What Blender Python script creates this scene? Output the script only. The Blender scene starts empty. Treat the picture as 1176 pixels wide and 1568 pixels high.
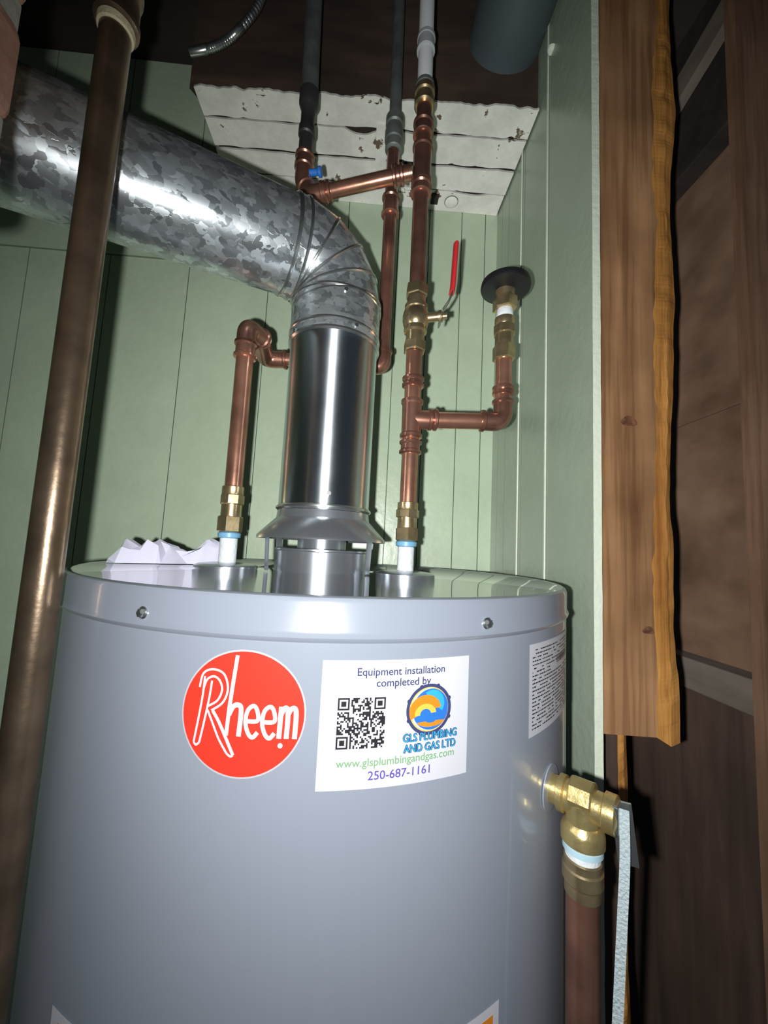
import bpy, math, random
from mathutils import Matrix, Vector, noise
random.seed(7)
sc=bpy.context.scene
col=sc.collection
V=Vector
# ------------------------------------------------------------------ materials
def newmat(name):
    m=bpy.data.materials.new(name); m.use_nodes=True
    nt=m.node_tree; b=nt.nodes['Principled BSDF']
    return m,nt,b
def simple(name,c,rough=.5,metal=0,bump=0,bscale=60,var=0.0,vscale=20,coat=0,stretch=(1,1,1),detail=4,rvar=0,aniso=0):
    m,nt,b=newmat(name)
    b.inputs['Base Color'].default_value=(*c,1); b.inputs['Roughness'].default_value=rough
    b.inputs['Metallic'].default_value=metal; b.inputs['Coat Weight'].default_value=coat
    tc=nt.nodes.new('ShaderNodeTexCoord'); mp=nt.nodes.new('ShaderNodeMapping')
    mp.inputs['Scale'].default_value=stretch
    nt.links.new(tc.outputs['Object'],mp.inputs[0])
    if aniso:
        b.inputs['Anisotropic'].default_value=aniso; b.inputs['Anisotropic Rotation'].default_value=.25
        tg_=nt.nodes.new('ShaderNodeTangent'); tg_.direction_type='RADIAL'; tg_.axis='Z'
        nt.links.new(tg_.outputs[0],b.inputs['Tangent'])
    if var>0 or rvar>0:
        n=nt.nodes.new('ShaderNodeTexNoise'); n.inputs['Scale'].default_value=vscale; n.inputs['Detail'].default_value=detail
        nt.links.new(mp.outputs[0],n.inputs['Vector'])
    if var>0:
        r=nt.nodes.new('ShaderNodeValToRGB')
        r.color_ramp.elements[0].position=.3; r.color_ramp.elements[1].position=.7
        r.color_ramp.elements[0].color=(*[x*(1-var) for x in c],1); r.color_ramp.elements[1].color=(*[min(1,x*(1+var)) for x in c],1)
        nt.links.new(n.outputs['Fac'],r.inputs[0]); nt.links.new(r.outputs[0],b.inputs['Base Color'])
    if rvar>0:
        mr=nt.nodes.new('ShaderNodeMapRange'); mr.inputs['From Min'].default_value=.3; mr.inputs['From Max'].default_value=.7
        mr.inputs['To Min'].default_value=rough-rvar; mr.inputs['To Max'].default_value=rough+rvar
        nt.links.new(n.outputs['Fac'],mr.inputs[0]); nt.links.new(mr.outputs[0],b.inputs['Roughness'])
    if bump>0:
        n2=nt.nodes.new('ShaderNodeTexNoise'); n2.inputs['Scale'].default_value=bscale; n2.inputs['Detail'].default_value=6
        nt.links.new(mp.outputs[0],n2.inputs['Vector'])
        bp=nt.nodes.new('ShaderNodeBump'); bp.inputs['Strength'].default_value=bump; bp.inputs['Distance'].default_value=.004
        nt.links.new(n2.outputs['Fac'],bp.inputs['Height']); nt.links.new(bp.outputs[0],b.inputs['Normal'])
    return m
def wood(name,c1,c2,rough=.55,stretch=(30,30,2.0),bump=.2,blotch=.55,dist=.6,fine=0):
    m,nt,b=newmat(name)
    tc=nt.nodes.new('ShaderNodeTexCoord'); mp=nt.nodes.new('ShaderNodeMapping'); mp.inputs['Scale'].default_value=stretch
    nt.links.new(tc.outputs['Object'],mp.inputs[0])
    n=nt.nodes.new('ShaderNodeTexNoise'); n.inputs['Scale'].default_value=1.0; n.inputs['Detail'].default_value=8; n.inputs['Distortion'].default_value=dist
    nt.links.new(mp.outputs[0],n.inputs['Vector'])
    r=nt.nodes.new('ShaderNodeValToRGB'); r.color_ramp.elements[0].position=.25; r.color_ramp.elements[1].position=.72
    r.color_ramp.elements[0].color=(*c1,1); r.color_ramp.elements[1].color=(*c2,1)
    nt.links.new(n.outputs['Fac'],r.inputs[0])
    n3=nt.nodes.new('ShaderNodeTexNoise'); n3.inputs['Scale'].default_value=7; n3.inputs['Detail'].default_value=5
    nt.links.new(tc.outputs['Object'],n3.inputs['Vector'])
    mx=nt.nodes.new('ShaderNodeMixRGB'); mx.blend_type='MULTIPLY'; mx.inputs[0].default_value=blotch
    r3=nt.nodes.new('ShaderNodeValToRGB'); r3.color_ramp.elements[0].position=.3;r3.color_ramp.elements[1].position=.65
    r3.color_ramp.elements[0].color=(.45,.42,.38,1); r3.color_ramp.elements[1].color=(1,1,1,1)
    nt.links.new(n3.outputs['Fac'],r3.inputs[0]); nt.links.new(r.outputs[0],mx.inputs[1]); nt.links.new(r3.outputs[0],mx.inputs[2])
    out=mx
    if fine:
        mp2=nt.nodes.new('ShaderNodeMapping'); mp2.inputs['Scale'].default_value=tuple(s*(5 if s>10 else 3) for s in stretch)
        nt.links.new(tc.outputs['Object'],mp2.inputs[0])
        n4=nt.nodes.new('ShaderNodeTexNoise'); n4.inputs['Scale'].default_value=1; n4.inputs['Detail'].default_value=4
        nt.links.new(mp2.outputs[0],n4.inputs['Vector'])
        r4=nt.nodes.new('ShaderNodeValToRGB'); r4.color_ramp.elements[0].position=.38; r4.color_ramp.elements[1].position=.52
        r4.color_ramp.elements[0].color=(.5,.42,.36,1); r4.color_ramp.elements[1].color=(1,1,1,1)
        nt.links.new(n4.outputs['Fac'],r4.inputs[0])
        mx2=nt.nodes.new('ShaderNodeMixRGB'); mx2.blend_type='MULTIPLY'; mx2.inputs[0].default_value=fine
        nt.links.new(mx.outputs[0],mx2.inputs[1]); nt.links.new(r4.outputs[0],mx2.inputs[2]); out=mx2
    nt.links.new(out.outputs[0],b.inputs['Base Color'])
    bp=nt.nodes.new('ShaderNodeBump'); bp.inputs['Strength'].default_value=bump; bp.inputs['Distance'].default_value=.002
    nt.links.new(n.outputs['Fac'],bp.inputs['Height']); nt.links.new(bp.outputs[0],b.inputs['Normal'])
    b.inputs['Roughness'].default_value=rough
    return m
def chipped(name,c,chip,thr=.63,rough=.5,scale=14,var=.06,wide=.012):
    m,nt,b=newmat(name)
    tc=nt.nodes.new('ShaderNodeTexCoord')
    n=nt.nodes.new('ShaderNodeTexNoise'); n.inputs['Scale'].default_value=scale; n.inputs['Detail'].default_value=9; n.inputs['Roughness'].default_value=.65
    nt.links.new(tc.outputs['Object'],n.inputs['Vector'])
    r=nt.nodes.new('ShaderNodeValToRGB'); e=r.color_ramp.elements
    e[0].position=.35; e[0].color=(*[x*(1-var) for x in c],1); e[1].position=thr; e[1].color=(*c,1)
    k=e.new(thr+wide); k.color=(*chip,1)
    nt.links.new(n.outputs['Fac'],r.inputs[0]); nt.links.new(r.outputs[0],b.inputs['Base Color'])
    n2=nt.nodes.new('ShaderNodeTexNoise'); n2.inputs['Scale'].default_value=70; n2.inputs['Detail'].default_value=5
    nt.links.new(tc.outputs['Object'],n2.inputs['Vector'])
    bp=nt.nodes.new('ShaderNodeBump'); bp.inputs['Strength'].default_value=.25; bp.inputs['Distance'].default_value=.003
    nt.links.new(n2.outputs['Fac'],bp.inputs['Height']); nt.links.new(bp.outputs[0],b.inputs['Normal'])
    b.inputs['Roughness'].default_value=rough
    return m
def galv(name,lo=.38,hi=.9,r0=.20,r1=.42,scale=115,tint=(.88,.96,1.0)):
    m,nt,b=newmat(name)
    tc=nt.nodes.new('ShaderNodeTexCoord'); mp=nt.nodes.new('ShaderNodeMapping'); mp.inputs['Scale'].default_value=(1,1,1.5)
    nt.links.new(tc.outputs['Object'],mp.inputs[0])
    nz=nt.nodes.new('ShaderNodeTexNoise'); nz.inputs['Scale'].default_value=90
    nt.links.new(mp.outputs[0],nz.inputs['Vector'])
    mxv=nt.nodes.new('ShaderNodeMixRGB'); mxv.inputs[0].default_value=.018
    nt.links.new(mp.outputs[0],mxv.inputs[1]); nt.links.new(nz.outputs['Color'],mxv.inputs[2])
    v=nt.nodes.new('ShaderNodeTexVoronoi'); v.inputs['Scale'].default_value=scale
    nt.links.new(mxv.outputs[0],v.inputs['Vector'])
    sp=nt.nodes.new('ShaderNodeSeparateColor'); nt.links.new(v.outputs['Color'],sp.inputs[0])
    r=nt.nodes.new('ShaderNodeValToRGB'); r.color_ramp.elements[0].color=(lo*tint[0],lo*tint[1],lo*tint[2],1); r.color_ramp.elements[1].color=(hi*tint[0],hi*tint[1],hi*tint[2],1)
    nt.links.new(sp.outputs[0],r.inputs[0]); nt.links.new(r.outputs[0],b.inputs['Base Color'])
    mr=nt.nodes.new('ShaderNodeMapRange'); mr.inputs['To Min'].default_value=r0; mr.inputs['To Max'].default_value=r1
    nt.links.new(sp.outputs[1],mr.inputs[0]); nt.links.new(mr.outputs[0],b.inputs['Roughness'])
    b.inputs['Metallic'].default_value=.8
    bp=nt.nodes.new('ShaderNodeBump'); bp.inputs['Strength'].default_value=.22; bp.inputs['Distance'].default_value=.001
    nt.links.new(sp.outputs[2],bp.inputs['Height']); nt.links.new(bp.outputs[0],b.inputs['Normal'])
    return m
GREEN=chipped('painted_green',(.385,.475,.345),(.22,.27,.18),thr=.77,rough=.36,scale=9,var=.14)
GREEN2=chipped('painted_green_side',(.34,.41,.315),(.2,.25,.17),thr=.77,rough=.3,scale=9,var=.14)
GREENE=simple('pale_paint_edge',(.60,.66,.54),rough=.5,bump=.3,bscale=120)
GROOVE=simple('groove_shadow_paint',(.12,.16,.115),rough=.8)
WHITEB=chipped('painted_white_board',(.72,.72,.66),(.13,.09,.06),thr=.62,rough=.5,scale=20,var=.2)
TANK=simple('grey_enamel',(.295,.33,.395),rough=.28,coat=.35)
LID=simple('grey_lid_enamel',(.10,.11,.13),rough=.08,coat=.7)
HOODM=simple('grey_hood_steel',(.42,.45,.49),rough=.25,metal=.8)
GALV=galv('galvanised_spangle')
STEEL=simple('galvanised_smooth',(.80,.87,.93),rough=.38,metal=1.0,var=.10,vscale=14,rvar=.05,aniso=1.0)
COPPER=simple('copper',(.66,.33,.225),rough=.27,metal=.85,var=.3,vscale=28,bump=.04,bscale=90)
COPPERD=simple('copper_dark',(.40,.20,.145),rough=.28,metal=.8,var=.35,vscale=28)
BRASS=simple('brass',(.62,.49,.28),rough=.28,metal=.9,var=.3,vscale=50,bump=.05,bscale=120)
BRASSD=simple('brass_yellow',(.70,.56,.25),rough=.33,metal=.85,var=.15,vscale=70,bump=.15,bscale=160)
IRON=simple('black_iron_pipe',(.25,.18,.12),rough=.32,metal=.8,var=.3,vscale=30,bump=.06,bscale=130)
OLDPIPE=simple('old_grey_pipe',(.14,.16,.15),rough=.5,metal=.4,var=.3,vscale=30,bump=.1)
BLACKF=simple('black_fitting',(.03,.03,.032),rough=.45,bump=.1)
TAPE=simple('white_thread_tape',(.75,.8,.82),rough=.5,bump=.3,bscale=200)
BLUE=simple('blue_plastic',(.18,.42,.62),rough=.4)
YTAPE=simple('yellow_thread_seal',(.65,.60,.38),rough=.5,bump=.4,bscale=200)
RED=simple('red_vinyl',(.65,.03,.04),rough=.3)
PEX=simple('white_pex',(.85,.88,.9),rough=.35)
PAPER=simple('paper',(.66,.66,.80),rough=.7)
RUBBER=simple('black_rubber',(.012,.012,.013),rough=.4)
CHROME=simple('zinc_steel',(.6,.62,.62),rough=.25,metal=.95)
WOODF=wood('stud_face_wood',(.20,.10,.048),(.46,.26,.13),rough=.36,stretch=(28,28,1.6),bump=.12,blotch=.8,dist=.9,fine=.55)
WOODE=wood('stud_edge_wood',(.33,.13,.03),(.68,.34,.09),rough=.42,stretch=(80,80,5),bump=.5,blotch=.5,fine=.4)
WOODD=wood('dark_old_wood',(.03,.018,.013),(.085,.05,.034),rough=.7,stretch=(25,25,2.5))
WOODM=wood('brown_old_wood',(.12,.068,.042),(.22,.13,.083),rough=.55,stretch=(40,40,3),bump=.15,blotch=.8,fine=.4)
WOODK=simple('wood_knot',(.13,.06,.03),rough=.4,var=.5,vscale=150)
WOODC=wood('cavity_sheathing',(.15,.092,.06),(.24,.15,.098),rough=.5,stretch=(30,3,6),bump=.1,blotch=.85,fine=.3)
WOODG=wood('grey_girt_wood',(.11,.09,.072),(.20,.165,.135),rough=.7,stretch=(20,3,20))
DARKC=wood('dark_ceiling_wood',(.008,.006,.004),(.028,.018,.012),rough=.85,stretch=(3,25,25))
FASC=wood('joist_dark_wood',(.028,.017,.012),(.085,.052,.036),rough=.8,stretch=(4,25,25),blotch=.9)
CONC=simple('concrete',(.2,.2,.19),rough=.85,var=.2,vscale=6,bump=.2)
BRICK=simple('brick_clay',(.42,.22,.16),rough=.8,var=.2,vscale=40,bump=.5,bscale=90)
MORTAR=simple('mortar',(.42,.39,.35),rough=.9,bump=.6,bscale=120)
LWHITE=simple('label_white',(.66,.67,.73),rough=.35)
LRED=simple('logo_red',(.76,.045,.025),rough=.35)
LSILV=simple('logo_silver',(.5,.5,.55),rough=.3)
LTXT=simple('label_ink_navy',(.05,.06,.16),rough=.4)
LBLK=simple('label_ink_black',(.02,.02,.025),rough=.4)
LPUR=simple('label_ink_violet',(.13,.10,.42),rough=.4)
LGRN=simple('label_ink_green',(.22,.42,.20),rough=.4)
LCYAN=simple('label_ink_cyan',(.04,.42,.75),rough=.4)
LBLUE=simple('label_ink_blue',(.03,.18,.62),rough=.4)
LORG=simple('label_orange',(.80,.26,.02),rough=.35)
LYEL=simple('label_yellow',(.85,.55,.08),rough=.35)
STRAP=simple('tag_strap_plastic',(.45,.54,.57),rough=.35,bump=.6,bscale=500)
SEALB=simple('pale_blue_seal',(.45,.65,.75),rough=.4)
# ------------------------------------------------------------------ mesh helpers
def mk(name,verts,faces,mat,parent=None,smooth=True,ang=35):
    me=bpy.data.meshes.new(name); me.from_pydata([tuple(v) for v in verts],[],faces); me.update()
    mats=mat if isinstance(mat,(list,tuple)) else [mat]
    for m in mats: me.materials.append(m)
    if smooth:
        for p in me.polygons: p.use_smooth=True
        me.set_sharp_from_angle(angle=math.radians(ang))
    ob=bpy.data.objects.new(name,me); col.objects.link(ob)
    if parent: ob.parent=parent
    return ob
def group(name):
    e=bpy.data.objects.new(name,None); e.empty_display_size=.05; col.objects.link(e); return e
def frame(d):
    d=d.normalized(); a=V((0,0,1)) if abs(d.z)<.9 else V((1,0,0))
    u=d.cross(a).normalized(); w=d.cross(u).normalized(); return u,w
def lathe(name,prof,org,axis,mat,parent=None,seg=32,ang=35,rot=0,cap=True):
    org=V(org); axis=V(axis).normalized(); u,w=frame(axis); vs=[];fs=[]
    for r,h in prof:
        for k in range(seg):
            t=2*math.pi*k/seg+rot; vs.append(org+axis*h+(u*math.cos(t)+w*math.sin(t))*r)
    for i in range(len(prof)-1):
        for k in range(seg):
            k2=(k+1)%seg; fs.append((i*seg+k,i*seg+k2,(i+1)*seg+k2,(i+1)*seg+k))
    if cap:
        fs.append(tuple(range(seg))[::-1]); n=(len(prof)-1)*seg; fs.append(tuple(range(n,n+seg)))
    ob=mk(name,vs,fs,mat,parent,True,ang)
    return ob
def rpath(pts,rad,n=8):
    pts=[V(p) for p in pts]; out=[pts[0]]
    for i in range(1,len(pts)-1):
        p=pts[i]; a=(pts[i-1]-p); b=(pts[i+1]-p)
        t=min(rad,a.length*.49,b.length*.49); a=p+a.normalized()*t; b=p+b.normalized()*t
        for k in range(n+1):
            s=k/n; out.append(a*(1-s)**2+p*2*s*(1-s)+b*s*s)
    out.append(pts[-1]); return out
def sweep(name,pts,r,mat,parent=None,seg=24,rfun=None,flat=None):
    pts=[V(p) for p in pts]; n=len(pts); d=[(pts[i+1]-pts[i]).normalized() for i in range(n-1)]
    u,w=frame(d[0]); vs=[];fs=[]
    for i in range(n):
        di=d[min(i,n-2)]
        if i>0 and i<n-1:
            dp=d[i-1]; pl=(dp+di).normalized()
        elif i==0: dp=d[0]; pl=dp
        else: dp=d[-1]; pl=dp
        rr=r if rfun is None else r*rfun(i/(n-1))
        for k in range(seg):
            t=2*math.pi*k/seg
            cx,cy=math.cos(t)*rr,math.sin(t)*rr
            if flat: cx*=flat[0]; cy*=flat[1]
            o=u*cx+w*cy; s=-(o.dot(pl))/(dp.dot(pl)); vs.append(pts[i]+o+dp*s)
        nd=d[min(i,n-2)]; q=dp.rotation_difference(nd); u=q@u; w=q@w
    for i in range(n-1):
        for k in range(seg):
            k2=(k+1)%seg; fs.append((i*seg+k,i*seg+k2,(i+1)*seg+k2,(i+1)*seg+k))
    fs.append(tuple(range(seg))[::-1]); m=(n-1)*seg; fs.append(tuple(range(m,m+seg)))
    return mk(name,vs,fs,mat,parent,True,50)
def box(name,a,b,mat,parent=None,jit=0,bev=0):
    x0,y0,z0=a;x1,y1,z1=b
    vs=[V((x,y,z)) for x in(x0,x1) for y in(y0,y1) for z in(z0,z1)]
    fs=[(0,1,3,2),(4,6,7,5),(0,4,5,1),(2,3,7,6),(0,2,6,4),(1,5,7,3)]
    ob=mk(name,vs,fs,mat,parent,False)
    if bev:
        md=ob.modifiers.new('bevel','BEVEL'); md.width=bev; md.segments=3
    return ob
def bar(name,a,b,wd,th,mat,parent=None,up=(0,0,1),bev=0):
    a=V(a);b=V(b);d=(b-a).normalized(); s=d.cross(V(up)).normalized(); t=s.cross(d).normalized()
    vs=[p+s*i*wd/2+t*j*th/2 for p in(a,b) for i in(-1,1) for j in(-1,1)]
    fs=[(0,1,3,2),(4,6,7,5),(0,4,5,1),(2,3,7,6),(0,2,6,4),(1,5,7,3)]
    ob=mk(name,vs,fs,mat,parent,False)
    if bev:
        md=ob.modifiers.new('bevel','BEVEL'); md.width=bev; md.segments=3
    return ob
PR=.0108
def press(name,c,axis,L,mat,parent,r=PR):
    b=r*1.34; s=r*1.16
    prof=[(r*.98,-L/2),(s,-L/2),(b,-L/2+.0012),(b,-L/2+.004),(s,-L/2+.006),(s,L/2-.006),(b,L/2-.004),(b,L/2-.0012),(s,L/2),(r*.98,L/2)]
    return lathe(name,prof,c,axis,mat,parent,28)
def elbow(name,a,p,b,mat,parent,r=PR,rad=.018):
    a=V(a);p=V(p);b=V(b)
    o=sweep(name,rpath([a,p,b],rad,10),r*1.16,mat,parent)
    for k,(q,o2) in enumerate(((a,p),(b,p))):
        ax=(o2-q).normalized()
        lathe(name+'_bead_%d'%k,[(r,0),(r*1.34,.001),(r*1.34,.0042),(r*1.12,.006)],q,ax,mat,parent,28)
    return o
def hexn(name,c,axis,L,r,mat,parent,n=6):
    return lathe(name,[(r*.9,-L/2),(r,-L/2+.0012),(r,L/2-.0012),(r*.9,L/2)],c,axis,mat,parent,n,ang=20)
Z=(0,0,1)
# ------------------------------------------------------------------ room
def groovewall(name,axis,pos,a0,a1,z0,z1,seams,mat,thick=.012,gw=.0009,gd=.003,gm=None):
    prof=[(a0,0)]; dark=[]
    for s in sorted(seams):
        i=len(prof); prof+= [(s-gw,0),(s-gw*.5,gd),(s+gw*.5,gd),(s+gw,0)]; dark+=[i,i+1,i+2]
    prof.append((a1,0)); vs=[];fs=[]
    def P(t,dd,z): return (t,pos+dd,z) if axis=='Y' else (pos+dd,t,z)
    n=len(prof)
    for z in(z0,z1):
        for t,dd in prof: vs.append(P(t,dd,z))
        vs.append(P(a1,thick,z)); vs.append(P(a0,thick,z))
    m=n+2
    for i in range(m): j=(i+1)%m; fs.append((i,j,m+j,m+i))
    fs.append(tuple(range(m))); fs.append(tuple(range(m,2*m))[::-1])
    ob=mk(name,vs,fs,[mat,gm or mat],None,False)
    if gm:
        for i in dark: ob.data.polygons[i].material_index=1
    return ob
WX=.273; WY=.81; CZ=2.314
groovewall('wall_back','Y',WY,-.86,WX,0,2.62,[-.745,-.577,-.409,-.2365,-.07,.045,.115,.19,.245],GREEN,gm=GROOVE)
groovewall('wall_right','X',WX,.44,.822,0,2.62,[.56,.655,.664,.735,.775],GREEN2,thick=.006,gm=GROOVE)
for k,(y,w_) in enumerate(((.5635,.004),(.668,.003))):
    box('trim_right_wall_bead_%d'%(k+1),(WX-.0022,y-w_/2,0),(WX+.0002,y+w_/2,2.62),GREENE,bev=.0008)
n=150; vs=[];fs=[]
for k in range(n+1):
    z=2.62*k/n+.0001; w_=.0022+.0012*noise.noise(V((z*30,1,1)))+.0008*noise.noise(V((z*90,1,1)))
    vs+= [(WX-.0012,.4402,z),(WX-.0012-w_*.3,.4385,z),(WX+.0065+w_*.5,.4375,z),(WX+.0065,.4402,z)]
for k in range(n):
    for j in range(4):
        j2=(j+1)%4; fs.append((k*4+j,k*4+j2,k*4+4+j2,k*4+4+j))
mk('trim_wall_edge',vs,fs,GREENE,None,False)
box('wall_left',(-.872,-1,0),(-.86,.822,2.62),GREEN)
box('floor',(-.9,-1,-.04),(1.1,1.1,0),CONC)
box('ceiling',(-.9,-1,2.62),(1.1,1.1,2.66),DARKC)
box('trim_back_wall_lap',(-.86,.804,2.139),(-.25,.8105,2.30),GREEN)
box('trim_back_wall_lap_shadow_strip',(-.86,.8085,2.1365),(-.25,.8105,2.139),GROOVE)  # dark strip, paints the shadow line under the lap
lathe('trim_caulk',[(.001,-.004),(.006,-.003),(.008,0),(.006,.003),(.001,.004)],(WX-.001,.55,2.375),(.3,0,1),GREENE,None,14)
box('wall_cavity_side',(.65,.2,0),(.662,1.1,2.62),WOODC)
box('trim_cavity_sheathing_upper',(.645,.2,1.815),(.6505,1.09,2.30),WOODC,bev=.001)
box('wall_cavity_back',(.285,1.09,0),(.65,1.1,2.62),WOODD)
box('trim_cavity_girt',(.605,.2,1.305),(.65,1.09,1.360),WOODG,bev=.003)
box('trim_cavity_lower',(.64,.2,0.0),(.6505,1.09,1.305),WOODD)
box('trim_cavity_top_plate',(.61,.2,2.32),(.65,1.09,2.62),DARKC,bev=.003)
bar('trim_cavity_brace',(.598,.95,2.42),(.598,.35,2.56),.05,.02,WOODG,up=(1,0,0))
# painted soffit boards
sof=group('painted_soffit_boards')
ys=[.590,.643,.702,.757,.809]
for i in range(4):
    n=140; vs=[];fs=[]
    for k in range(n+1):
        x=-.335+(.605)*k/n
        sk=.022*(1-k/n)
        y0=ys[i]+sk*(1-i/4)+(.0 if i==0 else .0015); y1=ys[i+1]+sk*(1-(i+1)/4)-.0015
        if i==3: y1=.8095
        f0=y0+ (noise.noise(V((x*22,i*7.3,0)))*.005+noise.noise(V((x*70,i,3)))*.004 if i==0 else abs(noise.noise(V((x*25,i*3.1,5))))*.004+max(0,noise.noise(V((x*12,i*9.1,2)))-.2)*.02)
        f1=y1-(abs(noise.noise(V((x*18,i*5.7,9))))*.004+max(0,noise.noise(V((x*40,i*2.1,7)))-.3)*.012 if i<3 else 0)
        dz=.0012*math.sin(i*9)+.001*noise.noise(V((x*14,i*4.0,3)))
        for (y,z) in((f0,CZ),(f0+.001,CZ+.005),(f1-.001,CZ+.005),(f1,CZ)): vs.append((x,y,z+dz))
    for k in range(n):
        for j in range(4):
            j2=(j+1)%4; fs.append((k*4+j,k*4+j2,k*4+4+j2,k*4+4+j))
    fs.append((0,1,2,3)); fs.append((n*4+3,n*4+2,n*4+1,n*4))
    mk('board_%d'%(i+1),vs,fs,WHITEB,sof,False)
box('dark_backing',(-.33,.622,CZ+.007),(.27,.809,CZ+.03),DARKC,sof)  # dark sheet added above the boards, stands in for shade in their gaps
lathe('patch_disc',[(.014,0),(.014,.002),(.012,.003)],(.158,.783,CZ-.0005),(0,0,-1),WHITEB,sof,24)
lathe('patch_disc_ring',[(.0155,0),(.0155,.0008),(.0145,.001)],(.158,.783,CZ-.0006),(0,0,-1),GROOVE,sof,24)
box('hole_patch',(.112,.768,CZ-.0026),(.128,.792,CZ+.001),DARKC,sof)
box('batten_strip',(-.015,.640,CZ-.006),(.006,.712,CZ),WHITEB,sof)
n=110; vs=[];fs=[]
for k in range(n+1):
    x=-.345+.615*k/n; sk=.022*(1-k/n)
    rg=.006*noise.noise(V((x*30,2,2)))+.004*noise.noise(V((x*90,5,2)))
    zb=CZ+.002+rg
    for (y,z) in((.597+sk,zb),(.597+sk,2.62),(.66,2.62),(.66,CZ+.03)): vs.append((x,y,z))
for k in range(n):
    for j in range(4):
        j2=(j+1)%4; fs.append((k*4+j,k*4+j2,k*4+4+j2,k*4+4+j))
fs.append((0,1,2,3)); fs.append((n*4+3,n*4+2,n*4+1,n*4))
mk('trim_joist',vs,fs,FASC,None,False)
# ------------------------------------------------------------------ studs
def ragged_board(name,x0,x1,y0,y1,z0,z1,matf,mate,edge,amp,seed,grow=0,n=260,ch=.005):
    vs=[];fs=[];mi=[]
    for k in range(n+1):
        t=k/n; z=z0+(z1-z0)*t
        wob=amp*noise.noise(V((seed,z*4,0)))+amp*.3*noise.noise(V((seed,z*17,4)))
        w2=amp*.8*noise.noise(V((seed+9,z*6,4)))+amp*.12*noise.noise(V((seed+9,z*45,4)))
        w3=amp*.8*noise.noise(V((seed+3,z*9,4)))+amp*.35*noise.noise(V((seed+5,z*48,4)))
        g=grow*t
        ring=[(x0,y0),(x1-edge+w3+g,y0),(x1-edge*.45+(wob+w3)*.5+g,y0+ch*(.35+.5*noise.noise(V((seed,z*60,9))))),(x1+wob+w2+g,y0+ch*1.6),(x1-.006+wob+g,y1),(x0,y1)]
        for j,(x,y) in enumerate(ring):
            dz=0
            if k==0: dz=.006*noise.noise(V((x*90,y*40,seed)))-(.010 if j in(2,3) else 0)
            vs.append((x,y,z+dz))
    m=6
    for k in range(n):
        for j in range(m):
            j2=(j+1)%m; fs.append((k*m+j,k*m+j2,k*m+m+j2,k*m+m+j)); mi.append(1 if j in(1,2,3) else 0)
    fs.append(tuple(range(m))); mi.append(1); fs.append(tuple(n*m+q for q in range(m-1,-1,-1))); mi.append(0)
    ob=mk(name,vs,fs,[matf,mate],None,False)
    for p,m_ in zip(ob.data.polygons,mi): p.material_index=m_
    return ob
ob=ragged_board('wood_stud',.282,.375,.438,.478,1.335,2.62,WOODF,WOODE,.033,.009,3.3,grow=.024)
for (x,z,r) in((.316,1.700,.0080),(.336,1.452,.0055)):
    kv=[(x,.4377,z)];kf=[]
    for rr in(.55,1):
        for q in range(24):
            a=2*math.pi*q/24; wv=1+.12*math.sin(3*a+z*50); kv.append((x+r*1.3*rr*wv*math.cos(a),.4378 if rr<1 else .4379,z+r*.8*rr*wv*math.sin(a)))
    for q in range(24):
        q2=(q+1)%24; kf.append((0,1+q,1+q2)); kf.append((1+q,25+q,25+q2,1+q2))
    mk('knot',kv,kf,WOODK,ob,False)
ragged_board('wood_stud',.4465,.58,.410,.425,0,2.62,WOODM,WOODM,.02,.004,8.1)
ragged_board('wood_batten',.300,.357,.50,.525,0,1.42,WOODD,WOODE,.018,.004,5.1)
# ------------------------------------------------------------------ water heater
TX,TY,TR,TZ=-.033,.488,.262,1.502
wh=group('water_heater')
prof=[(.235,0),(.25,.0),(.25,.05),(TR,.052),(TR,TZ-.0265),(TR+.0012,TZ-.0255),(TR+.0022,TZ-.0235),(TR+.0012,TZ-.0215),(TR+.0006,TZ-.020),(TR+.0006,TZ-.004),(TR-.0006,TZ-.0012),(TR-.003,TZ),(TR-.006,TZ-.0006),(TR-.008,TZ-.0022),(0.001,TZ-.0018)]
tank=lathe('tank_jacket',prof,(TX,TY,0),Z,[TANK,LID],wh,160,ang=40)
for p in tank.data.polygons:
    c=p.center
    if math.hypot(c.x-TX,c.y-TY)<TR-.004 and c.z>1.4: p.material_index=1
def cm(a,z,off=0):
    t=a/TR; return V((TX+(TR+off)*math.sin(t),TY-(TR+off)*math.cos(t),z))
def patch(name,a0,a1,z0,z1,off,mat,nx=24,nz=1):
    vs=[];fs=[]
    for j in range(nz+1):
        for i in range(nx+1): vs.append(cm(a0+(a1-a0)*i/nx,z0+(z1-z0)*j/nz,off))
    for j in range(nz):
        for i in range(nx): q=j*(nx+1)+i; fs.append((q,q+1,q+nx+2,q+nx+1))
    return mk(name,vs,fs,mat,wh)
def disc(name,a,z,ra,rz,off,mat,n=64,a0=0,a1=2*math.pi,rin=0):
    vs=[];fs=[];rings=8
    for j in range(rings+1):
        f=rin+(1-rin)*j/rings
        for k in range(n+1):
            t=a0+(a1-a0)*k/n; vs.append(cm(a+ra*f*math.cos(t),z+rz*f*math.sin(t),off))
    for j in range(rings):
        for k in range(n): q=j*(n+1)+k; fs.append((q,q+1,q+n+2,q+n+1))
    return mk(name,vs,fs,mat,wh)
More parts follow.
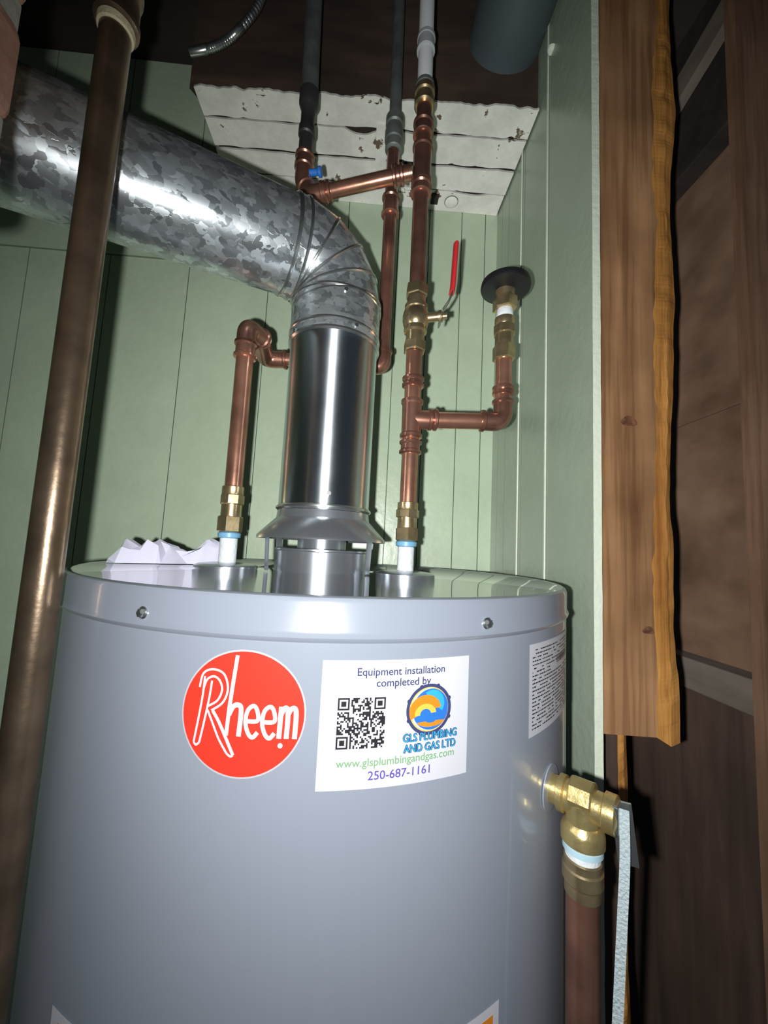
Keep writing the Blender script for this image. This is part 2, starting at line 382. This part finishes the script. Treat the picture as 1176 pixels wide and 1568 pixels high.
def text(name,body,size,a,z,mat,off=.0006,sx=1,bold=0,rot=0,ax='CENTER'):
    cu=bpy.data.curves.new('tmp','FONT'); cu.body=body; cu.size=size; cu.align_x=ax; cu.align_y='CENTER'; cu.offset=bold; cu.resolution_u=4
    to=bpy.data.objects.new('tmp',cu); col.objects.link(to); bpy.context.view_layer.update()
    dg=bpy.context.evaluated_depsgraph_get(); me=bpy.data.meshes.new_from_object(to.evaluated_get(dg))
    bpy.data.objects.remove(to)
    for v in me.vertices:
        x,y=v.co.x*sx,v.co.y; c,s=math.cos(rot),math.sin(rot)
        v.co=cm(a+x*c-y*s,z+x*s+y*c,off)
    me.materials.clear(); me.materials.append(mat)
    ob=bpy.data.objects.new(name,me); col.objects.link(ob); ob.parent=wh; return ob
def ribbon(name,pts,w,mat,off=.0009):
    vs=[];fs=[]; P=[V((p[0],p[1],0)) for p in pts]
    for i,p in enumerate(P):
        d=(P[min(i+1,len(P)-1)]-P[max(i-1,0)]).normalized(); nrm=V((-d.y,d.x,0))
        ww=w if not callable(w) else w(i/(len(P)-1))
        for s in(-1,1): q=p+nrm*s*ww/2; vs.append(cm(q.x,q.y,off))
    for i in range(len(P)-1): fs.append((i*2,i*2+1,i*2+3,i*2+2))
    return mk(name,vs,fs,mat,wh,False)
def screw(a,z,s=1):
    o=cm(a,z,.0005); ax=o-V((TX,TY,z))
    lathe('screw_washer',[(.0038*s,0),(.0038*s,.0007),(.003*s,.0013)],o,ax,CHROME,wh,20)
    lathe('screw_head',[(.0027*s,.001),(.0027*s,.0028),(.0018*s,.0034)],o,ax,CHROME,wh,6,ang=20)
screw(-.098,TZ-.0165); screw(.121,TZ-.0165)
box('jacket_seam_clip',(.187,.350,1.478),(.1905,.3535,1.497),BLACKF,wh,bev=.0008)
LA,LZ=-.0285,1.4360
disc('logo_border',LA,LZ,.0356,.0343,.0004,LSILV)
disc('logo_disc',LA,LZ,.0346,.0333,.0006,LRED)
def lp(px,py): return (LA+(px-374)*.000371, LZ-(py-1093)*.000345)
def curve(pts,n=6):
    P=[V((*lp(*p),0)) for p in pts]; out=[]
    for i in range(len(P)-1):
        p0=P[max(i-1,0)];p1=P[i];p2=P[i+1];p3=P[min(i+2,len(P)-1)]
        for k in range(n):
            t=k/n; out.append(.5*((2*p1)+(-p0+p2)*t+(2*p0-5*p1+4*p2-p3)*t*t+(-p0+3*p1-3*p2+p3)*t**3))
    out.append(P[-1]); return [(q.x,q.y) for q in out]
W5=.0012
S=lambda nm,pts,w=W5: ribbon('logo_'+nm,curve(pts),w,LWHITE)
S('R_stem_left',[(312,1040),(311,1070),(307,1110),(303,1143)])
S('R_stem_right',[(324,1046),(322,1072),(317,1110),(312,1143)])
S('R_stem_foot',[(303,1143),(307,1147),(312,1143)])
S('R_bowl_outer',[(305,1058),(309,1036),(324,1028),(342,1034),(350,1056),(344,1078),(327,1092)])
S('R_bowl_inner',[(311,1062),(316,1045),(327,1039),(337,1046),(341,1060),(335,1076),(321,1086)])
S('R_leg_left',[(321,1092),(330,1110),(342,1134),(356,1155)])
S('R_leg_right',[(329,1092),(340,1108),(352,1130),(366,1157)],W5*1.5)
S('R_leg_foot',[(356,1155),(362,1159),(366,1157)])
LW=.0027
S('h_ascender',[(361,1003),(358,1040),(355,1082),(353,1128)],.0022)
S('h_hump',[(355,1096),(360,1084),(367,1080),(373,1087),(372,1128)],LW)
for nm,x in(('e1',391),('e2',416)):
    S(nm,[(x-8,1104),(x+8,1102),(x+6,1086),(x,1080),(x-8,1088),(x-10,1106),(x-5,1122),(x+2,1128),(x+9,1120)],LW*.85)
S('m_stem',[(433,1079),(432,1128)],LW)
S('m_arch_1',[(433,1092),(437,1082),(443,1086),(443,1128)],LW)
S('m_arch_2',[(443,1092),(448,1082),(455,1086),(455,1128)],LW)
disc('logo_registered_mark',LA+.0225,LZ-.0158,.0014,.0014,.0007,LWHITE,n=16)
A0,A1,B0,B1=.0145,.107,1.3965,1.4663
patch('installer_label',A0,A1,B0,B1,.0004,LWHITE)
def lu(u,v): return (A0+(A1-A0)*u, B1-(B1-B0)*v)
for s,u,v,size,m,sx in(('Equipment installation',.51,.095,.0062,LTXT,1.0),('completed by',.52,.185,.0062,LTXT,1.0),('www.glsplumbingandgas.com',.505,.80,.0062,LGRN,1.0),('250-687-1161',.52,.905,.0066,LPUR,1.05)):
    a,z=lu(u,v); text('label_text',s,size,a,z,m,sx=sx,bold=.00006)
N=29; a0,zt=lu(.105,.295); qs=.0275/N; vs=[];fs=[]
def fin(i,j):
    for (ci,cj) in((0,0),(N-7,0),(0,N-7)):
        if ci-1<=i<=ci+7 and cj-1<=j<=cj+7:
            x,y=i-ci,j-cj
            if x in(-1,7) or y in(-1,7): return 0
            return 1 if (x in(0,6) or y in(0,6) or (2<=x<=4 and 2<=y<=4)) else 0
    return None
for i in range(N):
    for j in range(N):
        f=fin(i,j); f=(random.random()<.5) if f is None else f
        if f:
            b=len(vs)
            for (x,y) in((i,j),(i+1,j),(i+1,j+1),(i,j+1)): vs.append(cm(a0+x*qs,zt-y*qs,.0006))
            fs.append((b,b+1,b+2,b+3))
mk('qr_code',vs,fs,LBLK,wh,False)
ca,cz=lu(.70,.420)
disc('badge_ring',ca,cz,.0148,.0146,.0006,LTXT,rin=.87)
disc('badge_ring_thin',ca,cz,.0128,.0126,.0006,LYEL,rin=.95)
disc('badge_water',ca+.001,cz,.0117,.0117,.00065,LBLUE)
disc('badge_wave',ca+.002,cz+.003,.0080,.0080,.0007,LCYAN,a0=-.6,a1=2.2,rin=.5)
disc('badge_flame',ca-.0025,cz-.001,.0105,.0094,.0008,LORG,a0=.2,a1=3.6,rin=.45)
disc('badge_flame_core',ca-.0025,cz-.0025,.0070,.0058,.00085,LYEL,a0=.1,a1=3.3,rin=.5)
disc('badge_flame_tail',ca+.001,cz-.0065,.0090,.0035,.0008,LORG,a0=3.3,a1=6.2,rin=.35)
for k in range(8):
    t=math.pi/4*k+.4; disc('badge_stud',ca+.0143*math.cos(t),cz+.0141*math.sin(t),.0013,.0013,.0008,LTXT,n=10)
for s,v in(('GLS PLUMBING',.635),('AND GAS LTD',.720)):
    a,z=lu(.715,v)
    for (dx,dz) in((-.00028,0),(.00028,0),(0,.00028),(0,-.00028),(.00045,-.00035)):
        text('badge_text_outline',s,.0063,a+dx,z+dz,LTXT,off=.0011,sx=.84)
    text('badge_text',s,.0063,a,z,LCYAN,off=.0014,sx=.84)
patch('rating_label',.168,.262,1.403,1.467,.0004,LWHITE)
vs=[];fs=[]
def rect(a,b,c,d):
    m=len(vs)
    for (x,y) in((a,c),(b,c),(b,d),(a,d)): vs.append(cm(x,y,.0006))
    fs.append((m,m+1,m+2,m+3))
for r in range(22):
    z=1.463-r*.0026; x=.172
    while x<.258:
        w=random.uniform(.0008,.004)
        if random.random()<.8 and not(5<r<8 and x>.2): rect(x,min(x+w,.258),z-.0009,z)
        x+=w+.0007
for k in range(26): rect(.218+k*.0014,.218+k*.0014+random.choice((.0004,.0008)),1.4465,1.4515)
mk('rating_label_print',vs,fs,LBLK,wh,False)
patch('warning_label',-.139,.139,1.06,1.2565,.0004,LWHITE,nx=60)
patch('warning_label_orange',-.132,.1335,1.07,1.2510,.0006,LORG,nx=60)
# draft hood
FX,FY=-.0505,.488
lathe('hood_collar',[(.053,1.5),(.056,1.5),(.056,1.5235),(.0575,1.5245),(.0575,1.5265),(.052,1.527),(.050,1.5)],(FX,FY,0),Z,HOODM,wh,64,cap=False)
lathe('hood_skirt',[(.0565,1.572),(.0575,1.563),(.0785,1.5415),(.0792,1.5375),(.0765,1.5375),(.055,1.560),(.054,1.572)],(FX,FY,0),Z,HOODM,wh,72,cap=False)
for t in (212,328,30,150):
    c,s=math.cos(math.radians(t)),math.sin(math.radians(t))
    bar('hood_leg',(FX+.068*c,FY+.068*s,1.5005),(FX+.070*c,FY+.070*s,1.548),.010,.0015,HOODM,wh,up=(c,s,0))
lathe('hood_baffle',[(.03,1.5),(.03,1.555)],(FX,FY,0),Z,HOODM,wh,32)
HX,CX,PY=-.165,.0558,.488
for nm,x in(('hot',HX),('cold',CX)):
    lathe(nm+'_port_grommet',[(.037,0),(.037,.002),(.033,.004),(.018,.0055),(.013,.0055)],(x,PY,1.4995),Z,HOODM,wh,40)
    lathe(nm+'_nipple',[(.0095,0),(.0105,.001),(.0105,.030),(.0098,.0305)],(x,PY,1.5045),Z,TAPE,wh,28)
    lathe(nm+'_nipple_collar',[(.0105,0),(.0133,.001),(.0137,.006),(.0115,.0075)],(x,PY,1.535),Z,BLUE,wh,28)
# ------------------------------------------------------------------ flue
fl=group('flue_duct')
riser=sweep('flue_riser',[(FX,FY,1.565),(FX,FY,1.790)],.0562,STEEL,fl,96)
c0=V((FX,FY,1.6))
for v in riser.data.vertices: v.co-=c0
riser.location=c0
sweep('flue_collar',[(FX,FY,1.786),(FX,FY,1.845)],.0580,GALV,fl,64)
for z in(1.5755,1.788,1.800,1.842):
    lathe('flue_bead',[(.057,-.003),(.0592,-.001),(.0592,.001),(.057,.003)],(FX,FY,z),Z,CHROME,fl,64,cap=False)
D=V((-.858,-.47,0)).normalized()
P0=V((FX,FY,1.902)); rb=.060; cen=P0+D*rb-V((0,0,rb))
arc=[cen-D*rb*math.cos(t)+V((0,0,rb))*math.sin(t) for t in [math.radians(q) for q in(0,22.5,45,67.5,90)]]
arc=[V((FX,FY,1.838))]+arc
sweep('flue_elbow',arc+[arc[-1]+D*.012],.0575,GALV,fl,64)
for i in range(1,len(arc)):
    tn=(arc[min(i+1,len(arc)-1)]-arc[i-1]).normalized() if i<len(arc)-1 else D
    lathe('elbow_seam_%d'%i,[(.0575,-.0022),(.0592,-.0008),(.0592,.0008),(.0575,.0022)],arc[i],tn,CHROME,fl,64,cap=False)
Dd=V((-.858,-.47,-.075)).normalized()
sweep('flue_horizontal_run',[arc[-1]+D*.004,arc[-1]+Dd*.40],.0560,GALV,fl,72)
sweep('flue_wall_run',[arc[-1]+Dd*.385,arc[-1]+Dd*.845],.0575,GALV,fl,72)
lathe('run_seam',[(.056,-.003),(.0585,-.001),(.0585,.001),(.056,.003)],arc[-1]+D*.012,D,CHROME,fl,64,cap=False)
for (z,t) in((1.59,-80),(1.795,-60),(1.79,-140),(1.835,-75)):
    c,s=math.cos(math.radians(t)),math.sin(math.radians(t))
    lathe('flue_screw',[(.0025,0),(.0025,.0025)],(FX+.0575*c,FY+.0575*s,z),(c,s,0),CHROME,fl,8)
# ------------------------------------------------------------------ hot pipe
hp=group('copper_hot_water_pipe')
def brass_union(parent,x,y,z0,z1,pre):
    L=z1-z0
    hexn(pre+'_hex_1',(x,y,z0+L*.17),Z,L*.34,.0152,BRASS,parent,6)
    lathe(pre+'_body',[(.0125,0),(.0125,L*.3),(.0135,L*.3),(.0135,L*.36),(.0122,L*.38)],(x,y,z0+L*.3),Z,BRASS,parent,28)
    hexn(pre+'_hex_2',(x,y,z0+L*.70),Z,L*.22,.0148,BRASS,parent,8)
    lathe(pre+'_neck',[(.0125,0),(.0132,.001),(.0132,L*.18),(.011,L*.2)],(x,y,z0+L*.8),Z,BRASS,parent,28)
brass_union(hp,HX,PY,1.5425,1.600,'hot_union')
HZ=1.812; HY=.572
sweep('hot_riser',[(HX,PY,1.598),(HX,PY,1.79)],PR,COPPER,hp)
press('hot_press_collar',(HX,PY,1.779),Z,.022,COPPER,hp)
elbow('hot_elbow_top',(HX,PY,1.785),(HX,PY,HZ),(HX+.012,PY+.030,HZ),COPPERD,hp,rad=.024)
elbow('hot_elbow_back',(HX+.010,PY+.028,HZ),(HX+.002,HY,HZ-.002),(HX+.035,HY,HZ),COPPERD,hp,rad=.028)
RXH=.0165
sweep('hot_crossover',[(HX+.02,HY,HZ),(RXH-.02,HY,HZ)],PR*.9,COPPER,hp)
press('hot_press_cross',(HX+.052,HY,HZ),(1,0,0),.022,COPPERD,hp,r=PR*.9)
elbow('hot_elbow_up',(RXH-.022,HY,HZ),(RXH,HY,HZ),(RXH,HY,HZ+.026),COPPERD,hp)
sweep('hot_upper_riser',[(RXH,HY,HZ+.02),(RXH,HY,2.18)],PR*.95,COPPERD,hp)
press('hot_press_upper',(RXH,HY,2.083),Z,.034,COPPERD,hp)
oh=group('old_hot_supply_pipe')
lathe('old_reducer',[(.011,0),(.014,.002),(.014,.016),(.0155,.018),(.0155,.034),(.0125,.036),(.0125,.045),(.015,.047),(.015,.060),(.012,.062)],(RXH,HY,2.182),Z,OLDPIPE,oh,24)
sweep('old_hot_riser',[(RXH,HY,2.235),(RXH-.005,HY,2.62)],.0098,OLDPIPE,oh)
# ------------------------------------------------------------------ cold pipe
cp=group('copper_cold_water_pipe')
brass_union(cp,CX,PY,1.5425,1.592,'cold_union')
sweep('cold_riser_lower',[(CX,PY,1.588),(CX,PY,1.793)],PR,COPPER,cp)
press('cold_press_1',(CX,PY,1.664),Z,.018,COPPERD,cp)
TZ2=1.702
lathe('tee_run',[(PR,-.026),(PR*1.34,-.025),(PR*1.34,-.021),(PR*1.16,-.019),(PR*1.2,.019),(PR*1.34,.021),(PR*1.34,.025),(PR,.026)],(CX,PY,TZ2),Z,COPPERD,cp,28)
sweep('tee_branch',[(CX,PY,TZ2),(CX+.022,PY,TZ2)],PR*1.16,COPPERD,cp)
press('cold_press_2',(CX,PY,1.752),Z,.014,COPPERD,cp)
bp_=group('copper_branch_pipe')
sweep('branch_pipe',[(CX+.018,PY,TZ2),(.158,PY,TZ2+.004)],PR,COPPER,bp_)
press('branch_press_1',(CX+.028,PY,TZ2+.001),(1,0,0),.012,COPPERD,bp_)
BX=.1775
elbow('branch_elbow',(BX-.030,PY,TZ2+.004),(BX,PY,TZ2+.004),(BX,PY,TZ2+.034),COPPERD,bp_,rad=.024)
press('branch_press_2',(BX,PY,1.749),Z,.012,COPPERD,bp_)
sweep('branch_riser',[(BX,PY,1.73),(BX,PY,1.80)],PR,COPPER,bp_)
brass_union(bp_,BX,PY,1.792,1.852,'branch_union')
lathe('branch_tape',[(.0105,0),(.0112,.001),(.0112,.013),(.0105,.014)],(BX,PY,1.850),Z,TAPE,bp_,24)
hexn('branch_hex_top',(BX,PY,1.873),Z,.018,.0165,BRASS,bp_,6)
lathe('branch_cap_neck',[(.012,0),(.014,.01),(.016,.018)],(BX,PY,1.880),Z,BRASS,bp_,24)
lathe('branch_rubber_flange',[(.015,0),(.0325,.004),(.0335,.007),(.0325,.013),(.022,.016)],(BX+.0005,PY,1.890),Z,RUBBER,bp_,48)
bv=group('ball_valve')
hexn('valve_hex_bottom',(CX,PY,1.801),Z,.014,.0155,BRASS,bv,6)
lathe('valve_neck_bottom',[(.0125,0),(.0125,.014),(.0155,.016),(.0155,.021),(.0135,.023)],(CX,PY,1.806),Z,BRASS,bv,28)
lathe('valve_ball_housing',[(.0135,0),(.0165,.004),(.0178,.010),(.0178,.016),(.0165,.022),(.0135,.026)],(CX,PY,1.828),Z,BRASS,bv,32)
lathe('valve_neck_top',[(.0135,0),(.0155,.002),(.0155,.007),(.0128,.009),(.0128,.018)],(CX,PY,1.852),Z,BRASS,bv,28)
hexn('valve_hex_top',(CX,PY,1.880),Z,.016,.0155,BRASS,bv,6)
lathe('valve_stem',[(.006,0),(.006,.018),(.0078,.018),(.0078,.023),(.004,.024),(.004,.029)],(CX+.012,PY-.004,1.841),(.95,-.3,0),BRASS,bv,16)
hx=CX+.034; hy=PY-.011
hpth=[(hx-.004,hy,1.828),(hx-.002,hy,1.846),(hx+.009,hy,1.864),(hx+.0125,hy,1.882),(hx+.015,hy,1.945)]
sweep('handle_plate',rpath(hpth[:4],.008),.0072,CHROME,bv,16,flat=(1,.22))
sweep('handle_grip',[p for p in rpath(hpth[2:],.008) if p.z>=1.872],.0072,RED,bv,16,flat=(1,.5))
cu_=group('copper_cold_water_pipe')
sweep('cold_riser_upper',[(CX,PY,1.889),(CX-.001,PY,2.185)],PR,COPPERD,cu_)
press('cold_press_3',(CX-.0005,PY,2.032),Z,.018,COPPERD,cu_)
TZ3=2.062
lathe('upper_tee_run',[(PR,-.022),(PR*1.34,-.021),(PR*1.34,-.017),(PR*1.16,-.015),(PR*1.2,.030),(PR*1.34,.032),(PR*1.34,.036),(PR,.037)],(CX-.0005,PY,TZ3),Z,COPPERD,cu_,28)
press('cold_press_4',(CX-.001,PY,2.125),Z,.022,COPPERD,cu_)
lathe('cold_brass_adapter',[(.0125,0),(.0145,.002),(.0145,.010),(.0125,.012),(.0125,.018),(.0145,.020),(.0145,.028),(.0118,.030)],(CX-.001,PY,2.160),Z,BRASS,cu_,24)
of=group('copper_offset_pipe')
e1=V((-.084,.520,2.045)); e0=V((CX-.006,PY,2.060))
dd=(e1-e0).normalized()
sweep('offset_pipe',[e0+dd*.008,e1],PR*.9,COPPER,of)
press('offset_press_1',e0+dd*.028,dd,.016,COPPERD,of,r=PR*.95)
press('offset_press_2',e1-dd*.006,dd,.012,COPPERD,of,r=PR*.95)
elbow('offset_elbow_1',e1-dd*.002,e1+dd*.018,(-.112,.532,2.062),COPPERD,of,rad=.014)
elbow('offset_elbow_2',(-.112,.532,2.060),(-.118,.534,2.075),(-.118,.535,2.10),COPPERD,of,rad=.014)
press('offset_press_3',(-.118,.535,2.108),Z,.02,COPPERD,of)
lathe('offset_blue_drain_cap',[(.0045,0),(.0045,.012),(.007,.014),(.007,.018)],(-.108,.530,2.085),(1,-.2,0),LBLUE,of,16)
px_=group('white_pex_pipe')
lathe('pex_adapter_ring',[(.011,0),(.0135,.001),(.0135,.006),(.011,.008)],(CX-.0015,PY,2.1905),Z,OLDPIPE,px_,24)
sweep('pex_tube',[(CX-.0015,PY,2.196),(CX-.004,PY,2.40),(CX-.008,PY,2.62)],.0108,PEX,px_)
lathe('pex_coupling',[(.011,0),(.0132,.001),(.0132,.006),(.0122,.007),(.0122,.018),(.0132,.019),(.0132,.024),(.011,.025)],(CX-.0022,PY,2.250),Z,simple('pex_coupling_grey',(.4,.43,.44),rough=.35),px_,24)
oc=group('old_cold_supply_pipe')
lathe('old_valve_body',[(.0105,0),(.0105,.03),(.0125,.032),(.0125,.045),(.0105,.05),(.0105,.075),(.0125,.078),(.015,.085),(.015,.105),(.011,.11)],(-.118,.535,2.1185),Z,BLACKF,oc,24)
sweep('old_cold_riser',[(-.118,.535,2.22),(-.128,.535,2.62)],.0128,OLDPIPE,oc)
# ------------------------------------------------------------------ relief valve
rv=group('temperature_relief_valve')
th=math.radians(45); n_=V((math.sin(th),-math.cos(th),0)); S0=V((TX+TR*math.sin(th),TY-TR*math.cos(th),1.357))
lathe('valve_escutcheon',[(.0165,0),(.0165,.0008),(.012,.0012)],S0,n_,TANK,rv,32)
lathe('valve_shank',[(.010,0),(.010,.006),(.0125,.007),(.0125,.011),(.0105,.012),(.0105,.036),(.0125,.037),(.0125,.044),(.009,.046)],S0,n_,BRASSD,rv,32)
pc=S0+n_*.0225
lathe('valve_outlet_body',[(.0112,0),(.0112,.013),(.0135,.016),(.0145,.019),(.0145,.026),(.012,.028)],pc,(0,0,-1),BRASSD,rv,32)
hexn('valve_top_boss',pc+V((0,0,.003)),n_,.016,.0122,BRASSD,rv,8)
sweep('valve_tape',[pc-V((0,0,.026)),pc-V((0,0,.036))],.0116,TAPE,rv,28)
lathe('valve_tape_band',[(.0115,0),(.0133,.0008),(.0133,.0045),(.0115,.0055)],pc-V((0,0,.027)),(0,0,-1),SEALB,rv,28)
lathe('drain_adapter',[(.0115,0),(.0125,.001),(.0125,.006),(.0135,.007),(.0135,.015),(.0120,.017),(.0120,.024)],pc-V((0,0,.036)),(0,0,-1),BRASS,rv,28)
sweep('relief_drain_pipe',[pc-V((0,0,.058)),V((pc.x,pc.y,.12))],.0110,COPPERD,rv,28)
l0=S0+n_*.0475
vd=V((.57,.82,0))
bar('relief_lever',l0+V((.000,.002,.010)),l0+V((.0065,.004,-.032)),.0125,.0014,CHROME,rv,up=vd,bev=.0005)
bar('relief_lever_cap',l0+V((-.004,0,.010)),l0+V((-.004,0,-.008)),.012,.004,CHROME,rv,up=n_,bev=.001)
tg=group('plastic_tag_strap')
sp=rpath([l0+V((-.0015,-.0035,.008)),l0+V((-.002,-.005,-.02)),l0+V((-.006,-.006,-.07)),l0+V((-.012,-.008,-.14)),l0+V((-.020,-.008,-.26))],.03,6)
vs=[];fs=[]
for i,p in enumerate(sp):
    w=.0030; r_=V((.80,-.56,0)); r_.normalize(); nn=V((-.56,-.8,0))
    vs+= [p-r_*w,p+r_*w,p+r_*w+nn*.0008,p-r_*w+nn*.0008]
for i in range(len(sp)-1):
    for j in range(4):
        j2=(j+1)%4; fs.append((i*4+j,i*4+j2,i*4+4+j2,i*4+4+j))
mk('strap_band',vs,fs,STRAP,tg,False)
# ------------------------------------------------------------------ gas pipe
gp=group('black_iron_gas_pipe')
GX,GY=-.2095,.270; gz=1.53+.27*1.43
sweep('gas_riser',[(GX,GY,.02),(GX,GY,gz+.006)],.0106,IRON,gp,40)
lathe('gas_thread_seal',[(.0106,0),(.0122,.001),(.0126,.006),(.0112,.008)],(GX,GY,gz-.004),Z,YTAPE,gp,28)
lathe('gas_coupling',[(.013,0),(.0150,.001),(.0150,.007),(.0138,.009),(.0138,.028),(.0150,.030),(.0150,.036),(.012,.038)],(GX,GY,gz+.003),Z,IRON,gp,28)
sweep('gas_upper_riser',[(GX,GY,gz+.036),(GX,GY,2.62)],.0106,IRON,gp,28)
# ------------------------------------------------------------------ brick chimney
bc=group('brick_chimney')
zz=1.676
k=0
while zz<2.55:
    off=.0025*math.sin(k*3.1)
    box('brick_course_%d'%k,(-.35,.085,zz),(-.199+off,.2+off,zz+.058),BRICK,bc,bev=.010)
    box('mortar_course_%d'%k,(-.345,.09,zz+.052),(-.2025,.197,zz+.074),MORTAR,bc,bev=.003)
    zz+=.070;k+=1
box('brick_cap',(-.345,.09,zz-.002),(-.205,.195,2.62),MORTAR,bc)
# ------------------------------------------------------------------ crumpled paper
random.seed(11)
vs=[];fs=[];nx,ny=13,6
hts=[.5,.85,.6,.75,1.05,.9,.65,.5,.45,.7,.95,1.05,1.0,.8]
for j in range(ny+1):
    for i in range(nx+1):
        u,v=i/nx,j/ny
        p=V((-.284,.446,0))+V((.102,.062,0))*u+V((-.000,.050,0))*v
        e=math.sin(math.pi*(v*.9+.08))**.7
        h=.034*hts[i]*e*random.uniform(.7,1.05)
        if j==0: h=0
        if j==ny: h=random.uniform(0,.01)
        if i in(0,): h*=.4
        p.x+=random.uniform(-.0028,.0028); p.y+=random.uniform(-.003,.003)
        vs.append((p.x,p.y,TZ-.0012+h))
for j in range(ny):
    for i in range(nx):
        q=j*(nx+1)+i
        fs+= [(q,q+1,q+nx+2),(q,q+nx+2,q+nx+1)] if random.random()<.5 else [(q,q+1,q+nx+1),(q+1,q+nx+2,q+nx+1)]
pp=mk('crumpled_paper',vs,fs,PAPER,None,True,30)
# ------------------------------------------------------------------ overhead conduit and duct
cpts=rpath([(-.325,.575,2.327),(-.27,.565,2.332),(-.215,.56,2.40),(-.19,.56,2.62)],.05,40)
sweep('flexible_conduit',cpts,.0062,CHROME,None,14,rfun=lambda t:1+.12*math.sin(t*700))
od=group('overhead_round_duct')
sweep('duct_shell',[(.208,.45,2.452),(.208,.80,2.452)],.064,simple('dull_duct_metal',(.10,.13,.145),rough=.45,metal=.4),od,48)
lathe('duct_flange',[(.064,0),(.066,.002),(.066,.008),(.064,.01)],(.208,.455,2.452),(0,1,0),OLDPIPE,od,48)
# ------------------------------------------------------------------ camera
cam=bpy.data.cameras.new('camera'); co=bpy.data.objects.new('camera',cam); col.objects.link(co); sc.camera=co
cam.sensor_fit='VERTICAL'; cam.sensor_height=36; cam.sensor_width=27; cam.lens=36*589/1568
cam.clip_start=.005
R=Matrix.Rotation(math.radians(-3),3,'Z')@Matrix.Rotation(math.radians(95.6),3,'X')@Matrix.Rotation(math.radians(2.8),3,'Z')
co.matrix_world=Matrix.Translation((0,0,1.53))@R.to_4x4()
# ------------------------------------------------------------------ lights
def flash(name,loc,aim,power,radius,lin,con,size,c=(1,1,.99)):
    l=bpy.data.lights.new(name,'SPOT'); l.energy=power; l.shadow_soft_size=radius; l.color=c
    l.spot_size=math.radians(size); l.spot_blend=1
    l.use_nodes=True; nt=l.node_tree; em=nt.nodes.get('Emission')
    fo=nt.nodes.new('ShaderNodeLightFalloff'); fo.inputs['Strength'].default_value=1
    m1=nt.nodes.new('ShaderNodeMath'); m1.operation='MULTIPLY'; m1.inputs[1].default_value=lin
    m2=nt.nodes.new('ShaderNodeMath'); m2.operation='MULTIPLY_ADD'; m2.inputs[1].default_value=con
    nt.links.new(fo.outputs['Linear'],m1.inputs[0]); nt.links.new(fo.outputs['Constant'],m2.inputs[0]); nt.links.new(m1.outputs[0],m2.inputs[2])
    nt.links.new(m2.outputs[0],em.inputs['Strength'])
    o=bpy.data.objects.new(name,l); col.objects.link(o); o.location=loc
    o.rotation_euler=V(aim).to_track_quat('-Z','Y').to_euler(); return o
flash('phone_flash',(-.022,.0,1.522),(.20,1,.02),10.5,.004,.5/.4,.5/.16,148)
w=bpy.data.worlds.new('world'); sc.world=w; w.use_nodes=True
bg=w.node_tree.nodes['Background']; bg.inputs[0].default_value=(.65,.83,1,1); bg.inputs[1].default_value=.05
sc.view_settings.view_transform='Standard'
